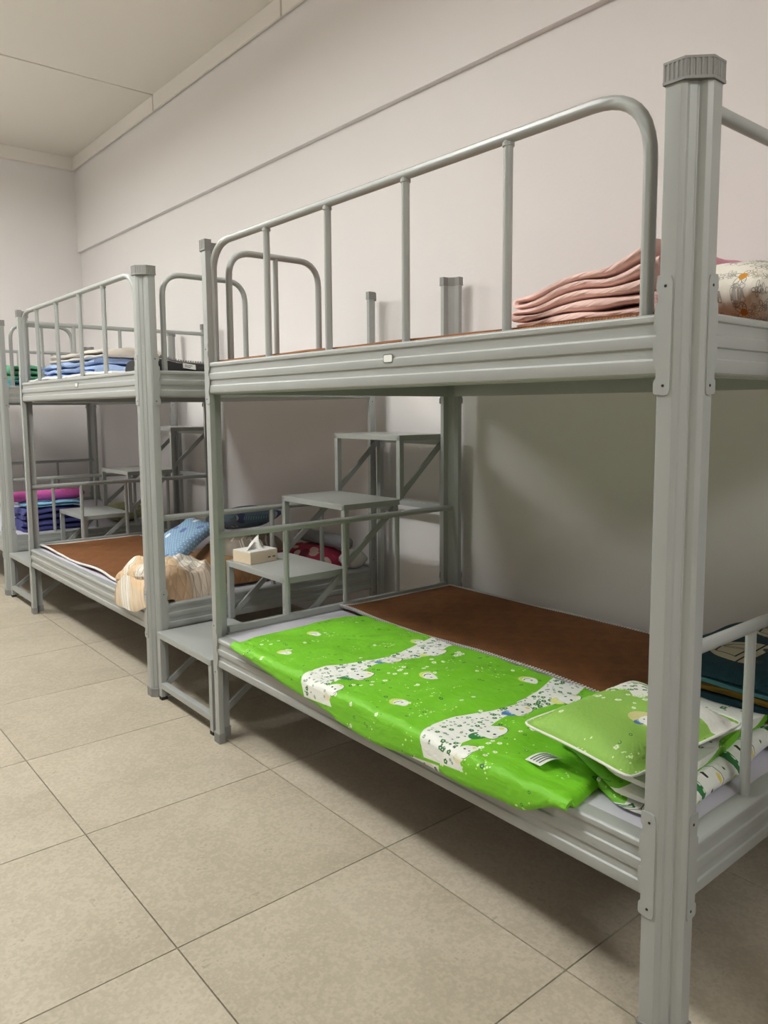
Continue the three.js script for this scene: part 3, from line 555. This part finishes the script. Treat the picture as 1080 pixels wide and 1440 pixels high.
// ---------------------------------------------------------------- bedding of the bed with the green quilt
makeMat('sleeping_mat', 'dark brown woven mat with grey zip edge beside the green quilt', 0.556, 1.165, -1.765, -0.07, LT - 0.003, 0.010, 0.012, M.zip, 1.3);
{
  const y = LT - 0.002, q = thing('quilt', 'thin bright green quilt with white printed bands hanging over the rail', 'quilt', 0.26, y, -0.94);
  const zA = -1.63, zB = -0.235, th = 0.017;
  const hem = z => 0.395 - 0.052 * sstep(-1.62, -1.0, z) * (1 - sstep(-0.36, -0.23, z)) + 0.010 * nz(z * 5, 2.2) - 0.01 * sstep(-1.05, -0.9, z) * (1 - sstep(-0.85, -0.7, z));
  const P = (u, v, s) => {                                        // u from the back (0) to the front hem (1)
    const z0 = zA + (zB - zA) * v, n = s ? 1 : 0;
    const endx = 0.025 * nz(u * 3, 4 + v * 0.5) * (v < 0.05 || v > 0.95 ? 1 : 0.4);
    const z = z0 + endx + (v < 0.2 ? 0.06 * (1 - v / 0.2) * sstep(0.15, 0.0, u) + 0.02 * u * (1 - v / 0.2) : 0);
    const flat = 0.548 + 0.012 * nz(z * 4, 9), drop = Math.max(0.004, LT + th - hem(z)), total = flat + drop + 0.02, d = u * total;
    const edge = Math.pow(clamp(1 - Math.min(u, 1 - u) / 0.035), 2), edgeV = Math.pow(clamp(1 - Math.min(v, 1 - v) / 0.014), 2), thin = 1 - 0.75 * Math.max(edge, edgeV);
    const wr = 0.006 * (fbm(d * 6, z * 14, 1.7, 3)) + 0.0035 * Math.max(0, ridge(d * 5 + z * 3, z * 9, 4) - 0.4) - 0.003 * Math.exp(-Math.pow((d - flat + 0.03) / 0.004, 2));
    let xx, yy;
    const r = 0.022, bend = flat - 0.0;
    if (d < bend) { xx = 0.545 - d; yy = LT + 0.001 + (s ? th * thin + wr + 0.004 : 0.0); }
    else { const a = Math.min((d - bend) / r, Math.PI / 2), rest = Math.max(0, d - bend - r * Math.PI / 2); const R = s ? r : r - th * thin; xx = 0.545 - bend - Math.sin(a) * (s ? R : Math.max(0.002, R)) + 0.0; yy = LT + 0.001 - r + th + (s ? 0.004 : 0) + Math.cos(a) * R - rest + (s ? wr : 0); xx += -(s ? 0.0 : 0.0); }
    return [xx, yy, z, d];
  };
  const uvf = (u, v, p) => [(p[0] + 0.26 + 0.07 - Math.max(0, 0.40 - (p[1] + y)) * (p[0] + 0.26 < 0.03 ? 1 : 0)) / 0.643, 1 - ((p[2] - 0.94) + 1.64) / 1.4];
  mesh('quilt_cover', sheet(64, 150, (u, v) => { const p = P(u, v, 1); return [p[0] - 0.26, p[1] - y, p[2] + 0.94]; }, (u, v) => { const p = P(u, v, 0); return [p[0] - 0.26, p[1] - y, p[2] + 0.94]; }, uvf), M.quilt, q);
  const lab = mesh('care_label', sheet(8, 6, (u, v) => [0.045 + u * 0.062 - 0.26, LT + 0.0315 + 0.006 * Math.sin(u * 3) - y, -0.385 + v * 0.042 + u * 0.012 + 0.94], (u, v) => [0.045 + u * 0.062 - 0.26, LT + 0.0308 + 0.006 * Math.sin(u * 3) - y, -0.385 + v * 0.042 + u * 0.012 + 0.94]), M.label, q);
  lab.userData.label = 'white care label with grey print';
  for (let i = 0; i < 4; i++) mesh('print_line', sheet(8, 1, (u, v) => { const k = 0.1 + u * 0.8; return [0.045 + k * 0.062 - 0.26, LT + 0.0322 + 0.006 * Math.sin(k * 3) - y, -0.385 + 0.007 + i * 0.008 + v * 0.003 + k * 0.012 + 0.94]; }, (u, v) => { const k = 0.1 + u * 0.8; return [0.045 + k * 0.062 - 0.26, LT + 0.0317 + 0.006 * Math.sin(k * 3) - y, -0.385 + 0.007 + i * 0.008 + v * 0.003 + k * 0.012 + 0.94]; }), M.ink, lab);
}
{
  // the folded quilt at the head end, its near end rolled under the pillow
  const g = foldedGeo({ len: 0.52, depth: 0.34, layers: 3, t: 0.026, seed: 6, amp: 0.006, uvs: 1, slack: 0.02, na: 40, shape: p => { const k = p[2] < 0 ? 1 - 0.35 * sstep(0.0, 0.14, p[0]) + 0.12 * sstep(-0.02, -0.12, p[0]) : 1; return [p[0] + sstep(0.2, -0.2, p[0]) * Math.max(0, 0.05 - p[2]) * 0.6 + 0.012 * nz(p[2] * 9, p[1] * 12, 2), p[1] * (1 + 0.22 * nz(p[0] * 6, p[2] * 6, 7)), p[2] * k]; } });
  fold1(g, 'folded_quilt', 'folded green and white printed quilt underneath the green pillow', M.fold, 0.325, LT - 0.001, -0.235, 0.06, 'quilt');
}
{
  const p = thing('pillow', 'light green printed pillow with white piping on the folded quilt', 'pillow', 0.224, 0.458, -0.235);
  const w = 0.385, d = 0.30, h = 0.088;
  p.rotation.set(0.03, -0.10, 0.05);
  mesh('pillow_cover', cushionGeo(w, d, h, 3, 0.09, true), M.pillow, p);
  const pts = []; const q = (a0, b0) => { const cr = 1 - 0.055 * Math.pow(a0 * b0, 8), a = a0 * cr, b = b0 * cr; return V3(a * w / 2 * (1 - 0.05 * (1 - b * b)), h * 0.5, b * d / 2 * (1 - 0.05 * (1 - a * a))); };
  for (let i = 0; i < 24; i++) pts.push(q(-1 + i / 12, -1)); for (let i = 0; i < 20; i++) pts.push(q(1, -1 + i / 10)); for (let i = 0; i < 24; i++) pts.push(q(1 - i / 12, 1)); for (let i = 0; i < 20; i++) pts.push(q(-1, 1 - i / 10));
  mesh('piping', tube(pts, 0.0028, 8, true), M.piping, p).userData.label = 'white piping around the pillow edge';
}
{
  const b = thing('folded_blanket', 'dark teal folded blanket with mustard edges and car drawings', 'blanket', 0.86, LT + 0.012, -0.25);
  b.rotation.y = Math.PI / 2;
  const lay = (y, t, mat, s, nm, lbl) => { const m = mesh(nm, foldedGeo({ len: 0.34, depth: 0.5, layers: 2, t, seed: s, amp: 0.006, slack: 0.03, shape: p => [p[0], p[1] + y + 0.02 * p[2] * p[2] * 4 * (y > 0.05 ? 1 : 0), p[2]] }), mat, b); if (lbl) m.userData.label = lbl; return m; };
  lay(0, 0.014, M.mustard, 1, 'lining_fold', 'mustard lining fold'); lay(0.0295, 0.013, M.teal, 2, 'blanket_fold'); lay(0.058, 0.009, M.mustard, 3, 'lining_fold'); lay(0.078, 0.013, M.aqua, 4, 'blanket_fold');
  mesh('top_fold', sheet(30, 30, (u, v) => { const a = u * 2 - 1, e = v * 2 - 1; const k = Math.pow(Math.max(0, 1 - a ** 6), 0.5) * Math.pow(Math.max(0, 1 - e ** 6), 0.5); return [a * 0.17, 0.106 + 0.012 + 0.028 * k + 0.006 * nz(a * 2, e * 2, 3), e * 0.25]; }, (u, v) => [(u * 2 - 1) * 0.17, 0.107, (v * 2 - 1) * 0.25], (u, v) => [v, u]), M.car, b);
}
makeMat('sleeping_mat', 'brown woven mat on the upper bunk under the pink folded quilt', 0.05, 1.165, -1.765, -0.06, UT - 0.003, 0.010, 0.0, M.mat, 2.1, M.mat, false);
fold1(foldedGeo({ len: 0.20, depth: 0.36, layers: 5, t: 0.021, seed: 3, amp: 0.009, slack: 0.035, na: 34, shape: p => { const k = clamp((p[2] + 0.18) / 0.36); return [p[0] - 0.02 * nz(p[2] * 6, p[1] * 10), p[1] * (0.62 + 0.62 * k) + 0.006 * Math.sin(p[2] * 30 + p[1] * 25) * (p[1] > 0.03 ? 1 : 0.1), p[2] + (p[1] - 0.05) * 0.25]; } }), 'folded_quilt', 'pale pink quilt folded in layers on the upper bunk', M.pink, 0.185, UT + 0.0115, -0.295, 0, 'quilt');
{
  const p = mesh('pillow', cushionGeo(0.54, 0.27, 0.165, 5, 0), M.floral); p.position.set(0.70, UT + 0.011, -0.205); p.rotation.y = -0.05; tag(p, 'off-white floral pillow with grey flowers and ochre leaves', 'pillow');
  fold1(foldedGeo({ len: 0.20, depth: 0.5, layers: 4, t: 0.054, seed: 9, amp: 0.008, slack: 0.02 }), 'folded_blanket', 'bright pink folded blanket behind the floral pillow', M.pinkBright, 0.88, UT + 0.0115, -0.45, Math.PI / 2);
}

// ---------------------------------------------------------------- bedding of the bed with the plaid quilt
const Z2 = ZB[1];
makeMat('sleeping_mat', 'brown woven mat with white edging in front of the plaid quilt', 0.062, 0.66, -4.075, -2.46, LT - 0.003, 0.010, 0.016, M.whiteTrim, 0.4, M.mat, false);
{
  const yb = (x, z) => LT + 0.012 - 0.055 * sstep(0.02, -0.035, x) - 0.05 * sstep(-2.375, -2.32, z) * sstep(0.1, 0.14, x);
  const g = lump(80, 70, -0.03, 0.40, -2.74, -2.325, yb, (x, z, a, b) => 0.085 + 0.05 * ridge(x * 6 + z * 2, z * 4, 2) + 0.012 * ridge(x * 13, z * 11, 6) + 0.03 * sstep(0.1, -0.4, a) * sstep(0.2, -0.4, b));
  const t = mesh('plaid_quilt', g, M.plaid); tag(t, 'crumpled beige and white plaid quilt hanging over the bed rail', 'quilt');
  const roll = []; for (let i = 0; i <= 20; i++) { const k = i / 20; roll.push(V3(0.022 + 0.06 * k, 0.438 + 0.05 * Math.sin(k * 1.7), -2.705 + 0.30 * k)); }
  mesh('rolled_hem', tube(roll, 0.04, 14, false, (k) => 0.047 * Math.pow(Math.sin(Math.PI * clamp(k * 0.9 + 0.05)), 0.4) + 0.005 * nz(k * 6)), M.plaid, t);
}
tag(mesh('blanket', lump(70, 60, 0.33, 0.74, -2.90, -2.40, () => LT + 0.012, (x, z, a) => 0.09 + 0.05 * ridge(x * 5, z * 5, 8) + 0.018 * ridge(x * 12, z * 12, 3)), M.brown), 'caramel brown quilted blanket bunched behind the plaid quilt', 'blanket');
{
  const f = mesh('folded_blanket', foldedGeo({ len: 0.30, depth: 0.2, layers: 2, t: 0.03, seed: 5, amp: 0.01, shape: p => [p[0], p[1] - 0.5 * p[0] * p[0], p[2]] }), M.blue); f.position.set(0.325, 0.553, -2.70); f.rotation.set(0.0, 0.2, 0.52); tag(f, 'light blue checked blanket lying over the brown blanket', 'blanket');
  const s = mesh('blanket', lump(40, 30, 0.14, 0.36, -2.96, -2.70, () => LT + 0.012, (x) => 0.09 + 0.08 * sstep(0.2, 0.5, x)), M.slate); tag(s, 'dark slate blanket under the light blue checked blanket', 'blanket');
}
tag(mesh('blanket', lump(50, 40, 0.45, 0.66, -2.70, -2.46, () => LT + 0.125, (x, z) => 0.06 + 0.03 * ridge(x * 5, z * 5, 4)), M.leaf), 'grey blanket with white leaf streaks beside the tissue box', 'blanket');
{
  const f = fold1(cushionGeo(0.36, 0.26, 0.12, 12, 0), 'pillow', 'blue pillow behind the grey leaf blanket', M.blue, 0.89, LT + 0.14, -3.12, 0.2, 'pillow'); f.rotation.x = -0.2;
  tag(mesh('bedding_pile', lump(40, 40, 0.70, 1.10, -3.34, -2.95, () => LT + 0.001, () => 0.12), M.leaf), 'grey patterned bedding under the blue pillow', 'blanket');
  const r = [];
  for (let i = 0; i <= 24; i++) r.push(V3(1.075, 0, -2.40 - 0.46 * i / 24));
  const g = tube(r, 0.036, 20, false, k => 0.036 * Math.pow(Math.max(0.05, 1 - Math.pow(Math.abs(k * 2 - 1), 12)), 0.4)); g.translate(-1.075, 0.036, 2.63);
  fold1(g, 'bolster', 'grey rolled bolster lying on the red patterned blanket', M.greyRoll, 1.085, LT + 0.083, -2.63, 0, 'bolster');
  tag(mesh('blanket', lump(50, 50, 0.93, 1.165, -2.93, -2.44, () => LT + 0.001, (x, z) => 0.072 + 0.012 * ridge(x * 8, z * 8, 5)), M.red), 'dark red patterned blanket under the grey bolster', 'blanket');
  fold1(cushionGeo(0.12, 0.1, 0.09, 4, 0), 'pillow', 'small white pillow at the corner post beside the red blanket', M.white, 1.1, LT - 0.002, -2.40, 0, 'pillow');
}
makeMat('sleeping_mat', 'white padded mat on the upper bunk under the sky blue blanket', 0.045, 1.165, -4.075, -2.75, UT - 0.003, 0.014, 0.006, M.white, 4.4, M.white, false);
fold1(foldedGeo({ len: 0.34, depth: 0.92, layers: 3, t: 0.026, seed: 14, amp: 0.012, slack: 0.08 }), 'folded_blanket', 'sky blue folded blanket on the upper bunk', M.sky, 0.285, UT + 0.014, -3.62, 0);
fold1(foldedGeo({ len: 0.30, depth: 0.86, layers: 2, t: 0.022, seed: 15, amp: 0.010, slack: 0.06 }), 'folded_blanket', 'cream folded blanket on top of the sky blue one', M.cream, 0.30, UT + 0.104, -3.60, 0.02);
{
  const x0 = 0.07, x1 = 1.12, yb = UT - 0.0025;
  const m = thing('rolled_mat', 'charcoal mat with a zip edge curled up on the upper bunk', 'sleeping mat', 0.6, yb, -2.5);
  const h = (x) => 0.036 + 0.02 * Math.exp(-Math.pow((x - 0.1) / 0.07, 2)) + 0.004 * Math.sin(x * 9);
  mesh('mat_cover', sheet(50, 14, (u, v) => { const x = x0 + (x1 - x0) * u; const k = 1 - Math.pow(Math.abs(v * 2 - 1), 4); return [x - 0.6, h(x) * (0.35 + 0.65 * Math.sqrt(Math.max(0, k))) + 0.002, -2.37 - 0.3 * v + 2.5]; }, (u, v) => [x0 + (x1 - x0) * u - 0.6, 0.0005, -2.37 - 0.3 * v + 2.5]), M.darkMat, m);
  const pts = []; for (let i = 0; i <= 60; i++) { const x = x0 + (x1 - x0) * i / 60; pts.push(V3(x - 0.6, h(x) + 0.001, -2.395 + 2.5)); }
  const e = mesh('zip_edge', tube(pts, 0.004, 8), M.zip, m);
  const list = []; for (let i = 0; i < 95; i++) { const x = x0 + (x1 - x0) * i / 95; const b = new THREE.BoxGeometry(0.005, 0.009, 0.005); b.translate(x - 0.6, h(x) + 0.006, -2.395 + 2.5); list.push(b); }
  const t = mesh('zip_teeth', merge(list), M.zip, e); t.userData.kind = 'stuff';
  const lb = mesh('care_label', box(-0.028, 0.028, -0.011, 0.011, -0.0006, 0.0006, 0), M.label, m); lb.position.set(0.225 - 0.6, 0.024, -2.364 + 2.5); lb.rotation.set(-0.35, 0, -0.12);
  lb.userData.label = 'small white label on the dark mat';
  for (let i = 0; i < 2; i++) mesh('print_line', box(-0.02, 0.014 - i * 0.008, 0.002 - i * 0.007, 0.005 - i * 0.007, 0.0004, 0.001, 0), M.ink, lb);
}

// ---------------------------------------------------------------- tissue box on the steps
{
  const t = thing('tissue_box', 'cream tissue box with a white tissue on the second step', 'tissue box', 0.425, 0.54, -2.205); t.rotation.y = 0.13;
  mesh('carton', box(-0.072, 0.072, 0, 0.05, -0.062, 0.062, 0.003), M.card, t);
  mesh('carton_lid', box(-0.071, 0.071, 0.0495, 0.053, -0.061, 0.061, 0.001), M.whiteTrim, t);
  for (const x of [0.02, 0.045]) mesh('printed_mark', box(x, x + 0.014, 0.018, 0.024, 0.0615, 0.0626, 0), M.ink, t);
  const ti = mesh('tissue', sheet(24, 20, (u, v) => { const a = u * 2 - 1, k = v, r = 0.055 * (1 - k) + 0.004; return [a * r * 1.1 + 0.012 * k, 0.052 + 0.062 * k * (1 - 0.35 * Math.abs(a)) , 0.022 * Math.sin(a * 5 + k * 2) * (1 - k * 0.6)]; }, (u, v) => { const a = u * 2 - 1, k = v, r = 0.055 * (1 - k) + 0.004; return [a * r * 1.1 + 0.012 * k, 0.052 + 0.062 * k * (1 - 0.35 * Math.abs(a)), 0.022 * Math.sin(a * 5 + k * 2) * (1 - k * 0.6) + 0.0012]; }), M.tissue, t);
  ti.userData.label = 'white tissue pulled up into a peak';
}

// ---------------------------------------------------------------- bedding of the bed by the end wall
fold1(foldedGeo({ len: 0.36, depth: 0.5, layers: 3, t: 0.03, seed: 22, amp: 0.01, slack: 0.03 }), 'folded_blanket', 'green folded blanket on the upper bunk by the end wall', M.green, 0.36, UT + 0.045, -4.93, Math.PI / 2);
fold1(foldedGeo({ len: 0.36, depth: 0.52, layers: 2, t: 0.023, seed: 23, amp: 0.008, slack: 0.03 }), 'folded_blanket', 'aqua folded blanket beneath the green one', M.aqua, 0.36, UT - 0.003, -4.91, Math.PI / 2);
for (let i = 0; i < 2; i++) fold1(foldedGeo({ len: 0.34, depth: 0.44, layers: 2, t: 0.034, seed: 31 + i, amp: 0.012, slack: 0.03 }), 'folded_quilt', i ? 'navy folded quilt just below the magenta blanket' : 'navy folded quilt lowest in the stack under the magenta blanket', M.navy, 0.335, LT - 0.002 + i * 0.079, -4.90, Math.PI / 2, 'quilt', 'navy quilts by the end wall');
{
  const pts = []; for (let i = 0; i <= 40; i++) { const a = i / 40 * 10; pts.push(V3(0.012 + 0.0022 * a, 0, 0)); }
  fold1(foldedGeo({ len: 0.3, depth: 0.4, layers: 2, t: 0.012, seed: 37, amp: 0.008, slack: 0.02 }), 'blanket_trim', 'light blue sheet folded between the navy quilts and magenta blanket', M.skyTrim, 0.35, LT + 0.158, -4.89, Math.PI / 2, 'sheet');
  const r = []; for (let i = 0; i <= 24; i++) r.push(V3(0.10 + 0.5 * i / 24, 0.036, 0));
  const g = tube(r, 0.036, 18, false, k => 0.036 * Math.pow(Math.max(0.05, 1 - Math.pow(Math.abs(k * 2 - 1), 12)), 0.4) * (1 + 0.06 * nz(k * 7))); g.translate(-0.35, 0, 0);
  fold1(g, 'rolled_blanket', 'magenta rolled blanket on top of the navy quilts', M.magenta, 0.345, LT + 0.186, -4.9, 0);
  fold1(cushionGeo(0.26, 0.3, 0.13, 8, 0), 'pillow', 'pale lime pillow on the bed by the end wall', M.lime, 0.86, LT - 0.002, -4.88, 0.2, 'pillow');
  tag(mesh('blanket', lump(40, 30, 0.60, 0.98, -5.35, -5.06, () => LT - 0.002, (x, z) => 0.04 + 0.03 * ridge(x * 7, z * 7, 2)), M.white), 'white crumpled sheet behind the lime pillow', 'sheet');
}

renderer.render(scene, camera);
